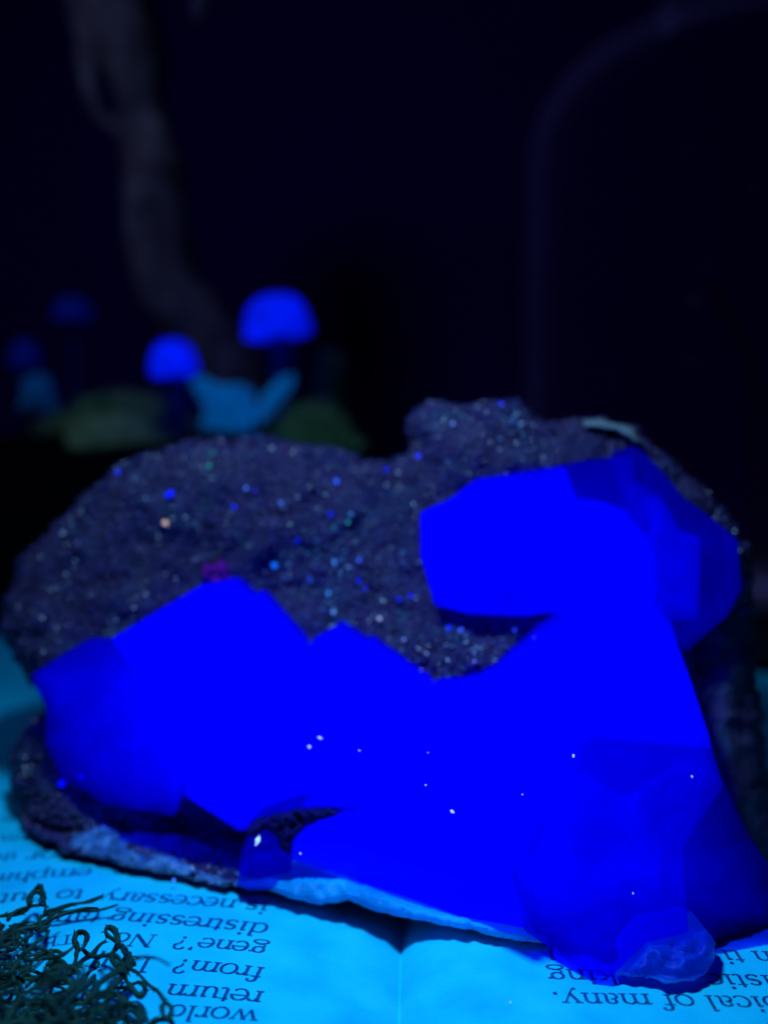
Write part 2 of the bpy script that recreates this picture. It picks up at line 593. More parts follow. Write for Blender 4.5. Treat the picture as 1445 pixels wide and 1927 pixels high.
def seg_dist(pts, poly):
    d = np.full(len(pts), 1e9)
    n = len(poly)
    for i in range(n):
        a, b = np.array(poly[i], float), np.array(poly[(i + 1) % n], float)
        ab = b - a
        t = np.clip(((pts - a) @ ab) / max(ab @ ab, 1e-9), 0, 1)
        d = np.minimum(d, np.linalg.norm(pts - (a + t[:, None] * ab), axis=1))
    return d

def inside(pts, poly):
    x, y = pts[:, 0], pts[:, 1]
    r = np.zeros(len(pts), bool)
    n = len(poly)
    for i in range(n):
        x1, y1 = poly[i]
        x2, y2 = poly[(i + 1) % n]
        if y1 == y2:
            continue
        c = ((y1 > y) != (y2 > y)) & (x < (x2 - x1) * (y - y1) / (y2 - y1) + x1)
        r ^= c
    return r

def slab(name, poly, material, parent, step, jit, depth, lump, rnd, thick, lscale=60.):
    """a rough lump with the outline POLY: front surface at plane - DEPTH(px,py), rounded rim, real thickness; returns the object and the front points"""
    ring = resample(poly, step, jit)
    ringt = [(p.x, p.y) for p in ring]
    xs = [p.x for p in ring]; ys = [p.y for p in ring]
    gx, gy = np.meshgrid(np.arange(min(xs), max(xs), step), np.arange(min(ys), max(ys), step * .87))
    gx = gx + (np.arange(gx.shape[0])[:, None] % 2) * step * .5
    g = np.stack([gx.ravel(), gy.ravel()], 1)
    g = g + rng.uniform(-.22, .22, g.shape) * step
    g = g[inside(g, ringt)]
    g = g[seg_dist(g, ringt) > step * .55]
    n0 = len(ring)
    pts = ring + [Vector(p) for p in g]
    res = delaunay_2d_cdt(pts, [(i, (i + 1) % n0) for i in range(n0)], [], 1, 1e-4)
    vo, fo = res[0], res[2]
    pv = np.array([(p.x, p.y) for p in vo])
    dist = seg_dist(pv, ringt)
    F, B = [], []
    for (px, py), dd in zip(pv, dist):
        t = min(dd / rnd, 1.0)
        pull = (1 - math.sqrt(max(0, 1 - (1 - t) ** 2)))
        lum = lump * (noise.fractal(Vector((px / lscale, py / lscale, 1.7)), 1.0, 2.0, 4))
        d = depth(px, py) + lum * min(1, dd / (rnd * .4)) - pull * thick * .42
        p = front(px, py, d)
        Yb = p.y + thick * (.16 + .84 * math.sqrt(max(0, 1 - (1 - t) ** 2)))
        F.append(p)
        b = Vector((p.x, Yb, p.z))
        b.z = max(b.z, .04)
        B.append(b)
    nF = len(F)
    rim = [i for i in range(nF) if dist[i] < 1e-3]
    faces = [tuple(f) for f in fo]
    # outward = towards the camera
    a, b, c = (F[k] for k in faces[0][:3])
    if (b - a).cross(c - a).y > 0:
        faces = [f[::-1] for f in faces]
    cnt = {}
    for f in faces:
        for i in range(len(f)):
            e = (f[i], f[(i + 1) % len(f)])
            cnt[e] = cnt.get(e, 0) + 1
    sides = [(e[1], e[0], e[0] + nF, e[1] + nF) for e in cnt if (e[1], e[0]) not in cnt]
    allf = faces + [tuple(i + nF for i in f[::-1]) for f in faces] + sides
    o = pymesh(name, F + B, allf, material, parent, True)
    return o, pv, F, faces, dist

def mdepth(px, py):
    d = 0
    d += .42 * math.exp(-((px - 890) / 130) ** 2 - ((py - 840) / 90) ** 2)       # the knob at the top
    d -= .35 * math.exp(-((px - 735) / 45) ** 2 - ((py - 900) / 90) ** 2)
    d += .25 * math.exp(-((px - 380) / 220) ** 2 - ((py - 930) / 90) ** 2)
    d -= .30 * math.exp(-((px - 560) / 130) ** 2 - ((py - 1130) / 80) ** 2)
    d += .42 * math.exp(-((px - 900) / 130) ** 2 - ((py - 1235) / 60) ** 2)
    d += .25 * math.exp(-((px - 130) / 90) ** 2 - ((py - 1560) / 60) ** 2)
    return d

mx, mpv, mF, mfaces, mdist = slab('matrix', OUT, M['matrix'], spec, 9, 8, mdepth, .16, 75, 2.0)

# fluorite crystals: (photo x, photo y, height above the matrix), faces, material
def crystal(verts, faces, material, back=1.5, bev=.035, label=None, shrink=.12, name='fluorite_crystal'):
    pts = [front(*v[:3]) for v in verts]
    bm = bmesh.new()
    bv = [bm.verts.new(p) for p in pts]
    for f in faces:
        bm.faces.new([bv[i] for i in f])
    bmesh.ops.recalc_face_normals(bm, faces=bm.faces[:])
    s = sum((f.normal * f.calc_area() for f in bm.faces), Vector())
    if s.y > 0:
        bmesh.ops.reverse_faces(bm, faces=bm.faces[:])
    rimv = {v for e in bm.edges if e.is_boundary for v in e.verts}
    known = [v[3] if len(v) > 3 else back for v in verts]
    mean = sum(known) / len(known)
    c = sum(pts, Vector()) / len(pts)
    bk = {}
    for v, src, th in zip(bv, verts, known):
        if v in rimv:
            q = v.co.lerp(Vector((c.x, v.co.y, c.z)), shrink) + Vector((0, th, 0))
        else:
            q = v.co + Vector((0, th if len(src) > 3 else mean + .35, 0))
        q.z = max(q.z, .05)
        bk[v] = bm.verts.new(q)
    for f in [f for f in bm.faces]:
        bm.faces.new([bk[v] for v in reversed(f.verts[:])])
    for e in [e for e in bm.edges if e.is_boundary and e.verts[0] in bk and e.verts[1] in bk]:
        a, b = e.link_loops[0].vert, e.link_loops[0].link_loop_next.vert
        bm.faces.new((b, a, bk[a], bk[b]))
    bmesh.ops.triangulate(bm, faces=[f for f in bm.faces if len(f.verts) > 4])
    # fine growth relief: cut the faces up and let them wander a little
    bmesh.ops.subdivide_edges(bm, edges=[e for e in bm.edges if e.calc_length() > .5], cuts=2, use_grid_fill=True)
    for v in bm.verts:
        q = v.co * 1.6
        v.co += Vector((0, 1, 0)) * noise.noise(Vector((q.x, .3, q.z))) * .035
    o = bmobj(name, bm, material, spec, bev > .05)
    md = o.modifiers.new('edge', 'BEVEL')
    md.harden_normals = False
    md.width = bev; md.segments = 2 if bev < .05 else 5; md.limit_method = 'ANGLE'; md.angle_limit = R(24)
    if label:
        o['label'] = label
    return o

# left pair of cubes
crystal([(50, 1270, .35, .35), (165, 1200, .3, .45), (212, 1204, .5, .9), (350, 1385, 1.3, 1.9), (170, 1305, .6, .52),
         (348, 1500, 1.15, 1.2), (330, 1540, .75, .5), (200, 1520, .4, .16), (112, 1470, .28, .08), (80, 1400, .25, .08), (82, 1330, .3, .22), (215, 1420, .75, .62)],
        [(0, 1, 2, 3, 4), (4, 3, 5, 11), (11, 5, 6, 7), (0, 4, 11, 10), (10, 11, 7, 8, 9)], M['fluor_left'], 1.2, .12, label='dimmer cube corner at the left edge')
crystal([(205, 1203, .55, .7), (378, 1101, .55), (432, 1091, .6), (466, 1131, .7), (484, 1119, .6), (576, 1226, .85),
         (650, 1410, 1.35), (690, 1523, 1.35), (592, 1521, 1.2), (545, 1537, 1.1), (450, 1570, .95), (345, 1500, 1.15, .8), (345, 1390, 1.25, .9), (430, 1290, 1.15)],
        [(0, 1, 2, 13, 12), (2, 3, 4, 5, 6, 13), (13, 6, 7, 8, 9, 10), (12, 13, 10, 11)], M['fluor_bright'], 1.4, label='tall cube with pointed top at the left')
# two stepped cubes in the middle
crystal([(570, 1229, .8), (638, 1187, .6), (687, 1220, .7), (740, 1300, 1.05), (735, 1420, 1.3), (640, 1420, 1.3)],
        [(0, 1, 2, 3), (0, 3, 4, 5)], M['fluor_bright'], 1.2)
crystal([(684, 1221, .55), (699, 1210, .5), (752, 1245, .6), (822, 1299, .8), (830, 1420, 1.35), (730, 1420, 1.3), (735, 1298, 1.0)],
        [(0, 1, 2, 6), (2, 3, 6), (6, 3, 4, 5)], M['fluor_bright'], 1.2)
# central mass
crystal([(545, 1620, .45), (552, 1574, .9), (604, 1546, 1.3), (682, 1526, 1.4), (640, 1400, 1.3), (815, 1304, .9), (915, 1279, .85), (1095, 1385, 1.55),
         (1068, 1440, 1.7), (972, 1650, 1.95), (988, 1752, 1.2), (850, 1722, 1.0), (640, 1652, .65), (800, 1470, 1.65)],
        [(4, 5, 6, 13), (6, 7, 8, 13), (13, 8, 9), (3, 4, 13), (1, 2, 3, 13, 12, 0), (13, 9, 10, 11, 12)], M['fluor_bright'], 1.5, label='broad central face of the cluster')
# right cluster: upper face, lower darker face, dark lump behind
crystal([(905, 1284, .8), (960, 1242, .75), (1050, 1182, .75), (1085, 1149, .8), (1226, 1122, .9), (1254, 1142, .85), (1286, 1240, .9), (1337, 1385, 1.1),
         (1342, 1412, 1.1), (1092, 1388, 1.6), (1160, 1260, 1.25)],
        [(0, 1, 2, 10, 9), (2, 3, 4, 10), (4, 5, 6, 10), (10, 6, 7, 8, 9)], M['fluor_bright'], 1.6, label='sloping upper face of the right cluster')
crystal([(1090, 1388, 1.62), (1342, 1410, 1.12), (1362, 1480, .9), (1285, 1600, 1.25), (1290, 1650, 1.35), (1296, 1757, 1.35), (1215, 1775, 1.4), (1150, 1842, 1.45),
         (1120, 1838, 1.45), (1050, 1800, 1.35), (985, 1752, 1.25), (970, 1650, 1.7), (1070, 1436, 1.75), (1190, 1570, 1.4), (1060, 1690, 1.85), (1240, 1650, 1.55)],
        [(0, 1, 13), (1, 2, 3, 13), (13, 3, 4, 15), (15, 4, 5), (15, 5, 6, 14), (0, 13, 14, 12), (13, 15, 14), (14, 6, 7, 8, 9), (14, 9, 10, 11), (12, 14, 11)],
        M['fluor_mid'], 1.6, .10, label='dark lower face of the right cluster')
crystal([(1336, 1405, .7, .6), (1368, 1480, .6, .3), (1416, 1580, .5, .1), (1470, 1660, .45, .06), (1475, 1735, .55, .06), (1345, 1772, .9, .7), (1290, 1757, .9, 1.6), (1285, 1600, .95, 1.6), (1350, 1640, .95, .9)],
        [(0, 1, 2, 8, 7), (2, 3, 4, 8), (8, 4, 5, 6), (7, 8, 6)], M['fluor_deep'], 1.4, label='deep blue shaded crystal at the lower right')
# upper right cluster
crystal([(790, 968, .9), (842, 945, .85), (897, 901, .6), (1000, 886, .55), (1062, 878, .55), (1090, 948, .95), (1135, 944, 1.0), (1180, 962, 1.0), (1215, 1010, 1.05, .5), (1238, 1060, 1.05, .4), (1236, 1125, 1.15, .5),
         (1085, 1150, 1.0), (985, 1161, .55), (880, 1156, .5), (818, 1140, .45), (791, 1048, .8), (1010, 1050, 1.3), (960, 950, .9)],
        [(0, 1, 17, 16, 15), (1, 2, 3, 17), (3, 4, 5, 17), (17, 5, 6, 7, 16), (16, 7, 8, 9, 10, 11), (15, 16, 11, 12, 13, 14)], M['fluor_bright'], 1.3, .08, label='big bright face of the upper right crystal')
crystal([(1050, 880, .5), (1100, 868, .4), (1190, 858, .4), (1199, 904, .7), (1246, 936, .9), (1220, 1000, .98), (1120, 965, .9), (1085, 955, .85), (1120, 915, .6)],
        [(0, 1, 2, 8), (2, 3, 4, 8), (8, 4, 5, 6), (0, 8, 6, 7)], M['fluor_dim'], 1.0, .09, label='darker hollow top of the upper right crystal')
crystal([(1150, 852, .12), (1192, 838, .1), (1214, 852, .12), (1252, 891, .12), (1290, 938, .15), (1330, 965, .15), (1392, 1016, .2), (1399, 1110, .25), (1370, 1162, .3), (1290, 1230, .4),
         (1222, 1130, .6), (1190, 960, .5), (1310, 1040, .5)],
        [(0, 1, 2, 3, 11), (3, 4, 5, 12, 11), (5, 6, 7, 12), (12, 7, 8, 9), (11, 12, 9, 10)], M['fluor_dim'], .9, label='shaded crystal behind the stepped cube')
crystal([(1232, 932, .95), (1250, 940, .85), (1286, 1011, .8), (1322, 1009, .7), (1316, 1166, .75), (1262, 1172, .85), (1222, 1127, 1.15), (1262, 1050, 1.0)],
        [(0, 1, 2, 7), (2, 3, 4, 7), (7, 4, 5, 6), (0, 7, 6)], M['fluor_bar'], .9, .09, label='stepped cube at the right')
# small rounded crystal in the hollow
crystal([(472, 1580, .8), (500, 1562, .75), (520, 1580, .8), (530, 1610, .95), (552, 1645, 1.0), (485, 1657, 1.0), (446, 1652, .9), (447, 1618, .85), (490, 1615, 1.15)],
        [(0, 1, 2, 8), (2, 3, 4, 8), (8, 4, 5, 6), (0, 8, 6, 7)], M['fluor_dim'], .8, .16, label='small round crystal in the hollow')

# crusts and calcite
def flat_slab(name, poly, material, step, jit, dep, thick, rnd=14, lump=.05, label=None, lscale=22.):
    o, *_ = slab(name, poly, material, spec, step, jit, dep, lump, rnd, thick, lscale)
    if label:
        o['label'] = label
    return o

def edge_lift(dz, ybot, k=.35):
    return lambda px, py: plane_y(px, py) - (k * ground_y(px, py, dz) + (1 - k) * ground_y(px, ybot(px), dz))

def lift(dz):
    """depth that holds the crust DZ above the page"""
    return lambda px, py: plane_y(px, py) - ground_y(px, py, dz)

flat_slab('calcite_crust', [(500, 1674), (520, 1655), (565, 1648), (640, 1652), (700, 1672), (780, 1702), (850, 1720), (985, 1752), (1032, 1778), (1008, 1776), (940, 1764), (880, 1749),
                            (840, 1744), (782, 1732), (735, 1722), (690, 1710), (655, 1695), (600, 1704), (545, 1690)],
          M['pale_edge'], 6, 2.5, edge_lift(.13, lambda x: 1692 + (x - 500) * .165), 1.0, 11, .05, 'pale cyan broken edge along the bottom')
flat_slab('calcite_crust', [(440, 1664), (465, 1656), (520, 1640), (560, 1618), (600, 1632), (655, 1655), (640, 1668), (560, 1664), (520, 1676), (470, 1676)],
          M['blue_calcite'], 6, 2.5, lift(.22), .8, 10, .05, 'bluish crust under the small crystal')
flat_slab('grey_crust', [(150, 1562), (190, 1545), (222, 1560), (232, 1596), (280, 1610), (330, 1608), (372, 1634), (440, 1655), (452, 1668), (410, 1668), (340, 1650), (262, 1640), (215, 1622), (150, 1608), (118, 1590)],
          M['grey_crust'], 6, 6, edge_lift(.10, lambda x: 1606 + (x - 150) * .2, .6), .7, 10, .07, 'pale granular rind at the lower left', 12.)
flat_slab('calcite_lump', [(1160, 1836), (1182, 1815), (1200, 1790), (1212, 1768), (1240, 1770), (1296, 1758), (1304, 1748), (1325, 1752), (1345, 1775), (1344, 1806), (1325, 1832), (1300, 1848), (1262, 1853), (1215, 1842)],
          M['blue_calcite'], 7, 4, lambda px, py: plane_y(px, py) - (9.2 + (1850 - py) / 100 * .30), .7, 26, .08, 'cloudy blue calcite lump at the lower right')
flat_slab('pale_rind', [(1098, 790), (1130, 788), (1190, 804), (1202, 822), (1216, 838), (1195, 834), (1150, 812), (1100, 806)],
          M['top_crust'], 6, 3, lambda px, py: .10, .5, 10, .06, 'pale teal rind on the top edge')
flat_slab('gap_shade_slab', [(462, 1572), (478, 1550), (510, 1535), (560, 1522), (620, 1517), (684, 1522), (662, 1531), (612, 1542), (572, 1558), (552, 1582), (545, 1612), (528, 1600), (520, 1575), (500, 1560), (478, 1574)],
          crusty('gap_shade_rock', (.002, .002, .05), (.005, .004, .09), (.010, .010, .16), 6, .9), 5, 4, lambda px, py: 1.30, .5, 9, .10, 'dark rough seam between the lower crystals', 12.)  # matrix slab added in the gap, its shade put into the colour
flat_slab('pink_grain', [(386, 1100), (378, 1078), (384, 1060), (400, 1064), (416, 1052), (430, 1066), (436, 1092), (410, 1106)],
          crusty('pink_calcite', (.03, .004, .10), (.13, .006, .20), (.26, .01, .36), 9, .8), 4, 5, lambda px, py: .30, .4, 12, .12, 'magenta grain above the tall cube')

# ---- druzy quartz: thousands of tiny points grown on the matrix
COVER = [[(1290, 1180), (1420, 1150), (1500, 1500), (1500, 1780), (1290, 1760), (1330, 1400)],
         [(455, 1600), (560, 1590), (700, 1640), (1000, 1720), (1200, 1740), (1350, 1740), (1350, 1860), (1000, 1800), (700, 1730), (440, 1690)],
         [(205, 1215), (378, 1112), (430, 1105), (575, 1235), (640, 1200), (820, 1310), (920, 1290), (1085, 1165), (1225, 1140), (1330, 1400), (1290, 1740), (1150, 1830), (850, 1700), (560, 1600), (690, 1515), (590, 1505), (450, 1555), (330, 1525), (90, 1400), (65, 1275)],
         [(805, 970), (900, 915), (1190, 870), (1385, 1020), (1390, 1110), (1290, 1210), (1220, 1120), (1080, 1140), (830, 1130)]]
tri = np.array([f for f in mfaces if len(f) == 3])
mfv = np.array([tuple(p) for p in mF])
ta, tb, tcn = mfv[tri[:, 0]], mfv[tri[:, 1]], mfv[tri[:, 2]]
tn = np.cross(tb - ta, tcn - ta)
area = np.linalg.norm(tn, axis=1)
tn = tn / area[:, None]
tpx = mpv[tri].mean(1)
cov = np.zeros(len(tri), bool)
for c in COVER:
    cov |= inside(tpx, c)
wgt = np.where(cov, 0, area)
wgt /= wgt.sum()

def points(n, smin, smax, power):
    k = rng.choice(len(tri), n, p=wgt)
    r1, r2 = np.sqrt(rng.random(n)), rng.random(n)
    p = (1 - r1)[:, None] * ta[k] + (r1 * (1 - r2))[:, None] * tb[k] + (r1 * r2)[:, None] * tcn[k]
    s = smin + (smax - smin) * rng.random(n) ** power
    return p, tn[k], s, tpx[k]

def frames(nr, tilt):
    d = nr + rng.normal(0, tilt, nr.shape)
    d /= np.linalg.norm(d, axis=1)[:, None]
    a = np.cross(d, rng.normal(0, 1, nr.shape))
    a /= np.linalg.norm(a, axis=1)[:, None]
    return d, a, np.cross(d, a)

def hexpoints(n, smin, smax, power, tilt, name, sink=.4, material='druzy', spots=None, rim=0):
    p, nr, s, pp = points(n, smin, smax, power)
    if rim:
        keep = seg_dist(pp, OUT) < rim
        p, nr, s, pp = p[keep], nr[keep], s[keep], pp[keep]
        n = len(p)
    if spots:
        pr_ = np.zeros(n)
        for x_, y_, r_, k_ in spots:
            pr_ = np.maximum(pr_, k_ * np.exp(-((pp[:, 0] - x_) ** 2 + (pp[:, 1] - y_) ** 2) / r_ ** 2))
        keep = rng.random(n) < pr_
        p, nr, s = p[keep], nr[keep], s[keep]
        n = len(p)
    d, a, b = frames(nr, tilt)
    ang = np.arange(6) * math.pi / 3
    ca, sa = np.cos(ang), np.sin(ang)
    asp = rng.uniform(.55, 1.1, n)
    ring = (a[:, None] * ca[None, :, None] + b[:, None] * sa[None, :, None]) * (s * .55)[:, None, None]
    base = p - d * (s * sink)[:, None]
    r0 = base[:, None] + ring
    r1 = (p + d * (s * asp * .45)[:, None])[:, None] + ring * rng.uniform(.85, 1.05, (n, 1, 1))
    tip = (p + d * (s * (asp * .45 + .5))[:, None])[:, None]
    V_ = np.concatenate([r0, r1, tip], 1).reshape(-1, 3)
    f = []
    for i in range(6):
        j = (i + 1) % 6
        f += [[i, j, 6 + j], [i, 6 + j, 6 + i], [6 + i, 6 + j, 12]]
    Fx = (np.array(f)[None] + (np.arange(n) * 13)[:, None, None]).reshape(-1, 3)
    me = bpy.data.meshes.new(name)
    me.from_pydata(V_.tolist(), [], Fx.tolist())
    me.update()
    return addmesh(name, me, M[material], spec)

tag(hexpoints(26000, .022, .056, 2.4, .45, 'druzy_quartz'), kind='stuff')

tag(hexpoints(22000, .022, .05, 2.0, .45, 'pale_druzy_quartz', .35, 'druzy_pale', [(640, 1090, 75, .7), (600, 1010, 60, .3), (900, 1220, 70, .45), (965, 795, 25, .7), (1000, 1215, 50, .5), (260, 870, 60, .4), (400, 835, 40, .6), (120, 980, 40, .4), (820, 770, 50, .4), (260, 1618, 35, .9), (330, 1632, 35, .9), (400, 1650, 30, .9), (180, 1575, 40, .6)]), kind='stuff')

tag(hexpoints(20000, .03, .085, 1.6, .8, 'rim_quartz', .3, rim=20), kind='stuff')

# larger single quartz points
hexa = None
M['glint'] = quartz('clear_quartz', [(.03, .02, .08), (.05, .04, .12), (.03, .06, .12), (.05, .08, .14)], .24, .25)
p, nr, s, _ = points(300, .035, .07, 1.8)
d, a, b = frames(nr, .5)
for i in range(300):
    if hexa is None:
        bm = bmesh.new()
        pr = [(1, -.6), (1, .35), (.05, 1.05)]
        lathe(bm, [(r * .5, z) for r, z in pr], Vector(), 6)
        me = bpy.data.meshes.new('quartz_point')
        bm.to_mesh(me); bm.free()
        me.materials.append(M['glint'])
        hexa = me
    o = bpy.data.objects.new('quartz_point', hexa)
    col.objects.link(o)
    o.parent = spec
    rot = Matrix((Vector(a[i]), Vector(b[i]), Vector(d[i]))).transposed().to_4x4()
    o.matrix_local = Matrix.Translation(Vector(p[i]) - spec.location) @ rot @ Matrix.Diagonal((s[i], s[i], s[i] * random.uniform(.7, 1.3), 1))

# bokeh glints shaped as small self-lit grains
def grain(px, py, r, colr, strength, d=.12, stretch=1.0, name='glint_grain'):
    key = 'grain%.2f_%.2f_%.2f_%.1f' % (*colr, strength)
    if key not in M:
        M[key] = mat(key, tuple(c * .8 for c in colr), .3, .3, colr, strength)
    c = at(px, py, min(plane_y(px, py) - d - mdepth(px, py), ground_y(px, py) - .05))
    sc_ = c.y / FPX
    bm = bmesh.new()
    bmesh.ops.create_icosphere(bm, subdivisions=1, radius=1)
    tl = Matrix.Rotation(R(-35), 3, 'Y')
    for v in bm.verts:
        q = Vector((v.co.x * stretch, v.co.y, v.co.z)) * (1 + .18 * noise.noise(v.co * 2 + c))
        v.co = c + tl @ (q * r * sc_)
    return bmobj(name, bm, M[key], spec)

BL, CYN, GRN = (0, .01, 1), (.05, .45, 1), (.02, .5, .25)
for px, py, r, c, st in [(222, 888, 5, (.02, .04, 1), .5), (440, 954, 4, BL, .9), (633, 906, 4.5, (.03, .12, 1), .9), (560, 1018, 3.5, BL, .8),
                         (787, 858, 5, (.02, .05, 1), .8), (727, 884, 4, BL, .6), (943, 759, 4, (.03, .05, 1), .9), (845, 1182, 5, (0, .03, 1), .8), (868, 1186, 4, (.05, .1, 1), .8),
                         (968, 1186, 4, (.02, .08, 1), .8), (773, 1122, 4, BL, .9), (751, 1128, 4, BL, .5), (516, 1064, 6, (0, .22, 1), .6), (393, 877, 4, (.02, .4, .3), .5),
                         (401, 853, 6, (.01, .12, .12), .5), (655, 983, 3.5, (.02, .4, .3), .5), (628, 993, 6, (.01, .10, .14), .5), (311, 984, 5, (1, .55, .42), .6),
                         (852, 797, 3.5, (.25, .35, 1), .5), (714, 1164, 4, (.6, .65, .7), .5), (463, 919, 4, (.1, .25, .9), .5), (116, 1476, 8, (0, 0, 1), .7), (152, 1463, 6, (0, 0, 1), .5),
                         (327, 1657, 4, (.05, .2, 1), .8), (528, 1655, 4, (.15, .3, 1), .9), (528, 946, 4, (.1, .25, .8), .4), (479, 924, 4, (.02, .03, .6), .4),
                         (660, 968, 3.5, (.08, .3, .6), .4), (622, 968, 4, (0, .02, 1), .7), (629, 1058, 3.5, (.1, .35, 1), .6), (675, 1055, 3.5, (.05, .2, 1), .6),
                         (618, 1117, 3.5, (.1, .4, 1), .6), (627, 1152, 3.5, (.2, .5, 1), .5), (675, 1093, 3.5, BL, .8), (688, 1108, 3, (.02, .05, 1), .7), (583, 1090, 3.5, (.03, .08, .8), .5),
                         (842, 1242, 3, (.3, .4, .6), .5), (792, 1262, 3, (.5, .6, .8), .6), (815, 1285, 3, (.4, .45, .8), .6), (1005, 1200, 3, (.5, .6, 1), .6), (965, 795, 7, (.02, .05, .2), .3),
                         (760, 1204, 3, (.3, .35, .9), .5), (803, 1230, 3, (.3, .4, .6), .4), (892, 1245, 3, (.25, .3, .9), .4), (500, 1586, 4, (.5, .5, 1), .4), (550, 1548, 3, (.2, .2, 1), .5)]:
    grain(px, py, r, c, st)
grain(319, 930, 6, BL, .9, .12, 1.7)
# glints on the crystal faces, shaped as pale self-lit flecks
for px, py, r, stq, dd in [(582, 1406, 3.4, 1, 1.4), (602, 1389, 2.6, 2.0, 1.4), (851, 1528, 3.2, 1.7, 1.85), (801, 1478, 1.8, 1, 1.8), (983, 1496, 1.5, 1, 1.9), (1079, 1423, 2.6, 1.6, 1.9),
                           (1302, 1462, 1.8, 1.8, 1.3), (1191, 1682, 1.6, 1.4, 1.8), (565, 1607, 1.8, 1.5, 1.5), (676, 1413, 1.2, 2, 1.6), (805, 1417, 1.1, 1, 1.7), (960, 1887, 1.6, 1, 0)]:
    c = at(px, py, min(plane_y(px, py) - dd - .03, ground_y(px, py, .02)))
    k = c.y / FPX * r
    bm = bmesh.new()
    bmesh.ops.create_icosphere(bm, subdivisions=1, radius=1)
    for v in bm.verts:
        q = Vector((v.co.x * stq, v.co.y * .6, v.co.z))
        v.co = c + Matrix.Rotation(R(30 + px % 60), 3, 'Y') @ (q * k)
    bmobj('glint_fleck', bm, M['fleck_glint'], spec)
# white highlight on the small crystal, shaped as a glowing sliver
bm = bmesh.new()
tube(bm, [front(488, 1573, 1.22), front(485, 1582, 1.25), front(481, 1592, 1.22)], lambda t: .006 + .022 * math.sin(math.pi * t), 6)
bmobj('glint_sliver', bm, mat('glint_white', (.6, .85, 1), .3, .5, (.5, .85, 1), .7), spec)

# ------------------------------------------------------------------ moss on the left page
moss = empty('moss_clump', atz(60, 1860, 0), 'curly dark green moss lying on the left page in the lower left corner', 'moss')
ZS, OX, OY = .2007, 0, 1640

def strand(pts, rad, parent=moss, name='moss_strand', seg=6, n=6, taper=.55, material=None):
    bm = bmesh.new()
    c = catmull(pts, n)
    sd = random.random() * 50
    for i_, q_ in enumerate(c):
        q_ += Vector((noise.noise(q_ * 5 + Vector((sd, 0, 0))), noise.noise(q_ * 5 + Vector((0, sd, 0))), noise.noise(q_ * 5 + Vector((0, 0, sd))))) * .018
        q_.z = max(q_.z, .02)
    tube(bm, c, lambda t: rad * (1 - taper * abs(2 * t - .9) ** 2 * .8) * (1 + .55 * noise.noise(Vector((t * 7, sd, 0)))), seg)
    # scale-like leaflets along the strand
    for i_ in range(1, len(c) - 1, 2):
        a_ = random.uniform(0, 6.28)
        d_ = (c[i_ + 1] - c[i_ - 1]).normalized()
        o_ = d_.orthogonal().normalized()
        o_.rotate(Matrix.Rotation(a_, 3, d_))
        b0 = c[i_] + o_ * rad * .5
        s_ = d_.cross(o_) * rad * .45
        tip = b0 + o_ * rad * random.uniform(.6, 1.5) + d_ * rad * 1.6
        bm.faces.new([bm.verts.new(b0 + s_), bm.verts.new(tip), bm.verts.new(b0 - s_), bm.verts.new(b0 + o_ * rad * .5 - d_ * rad * .3)])
    return bmobj(name, bm, material or M['moss'], parent, True)

def zs(pts, z0, z1, ox=0.0):
    n = len(pts)
    return [atz((x + ox) * ZS + OX, y * ZS + OY, z0 + (z1 - z0) * i / max(n - 1, 1)) for i, (x, y) in enumerate(pts)]

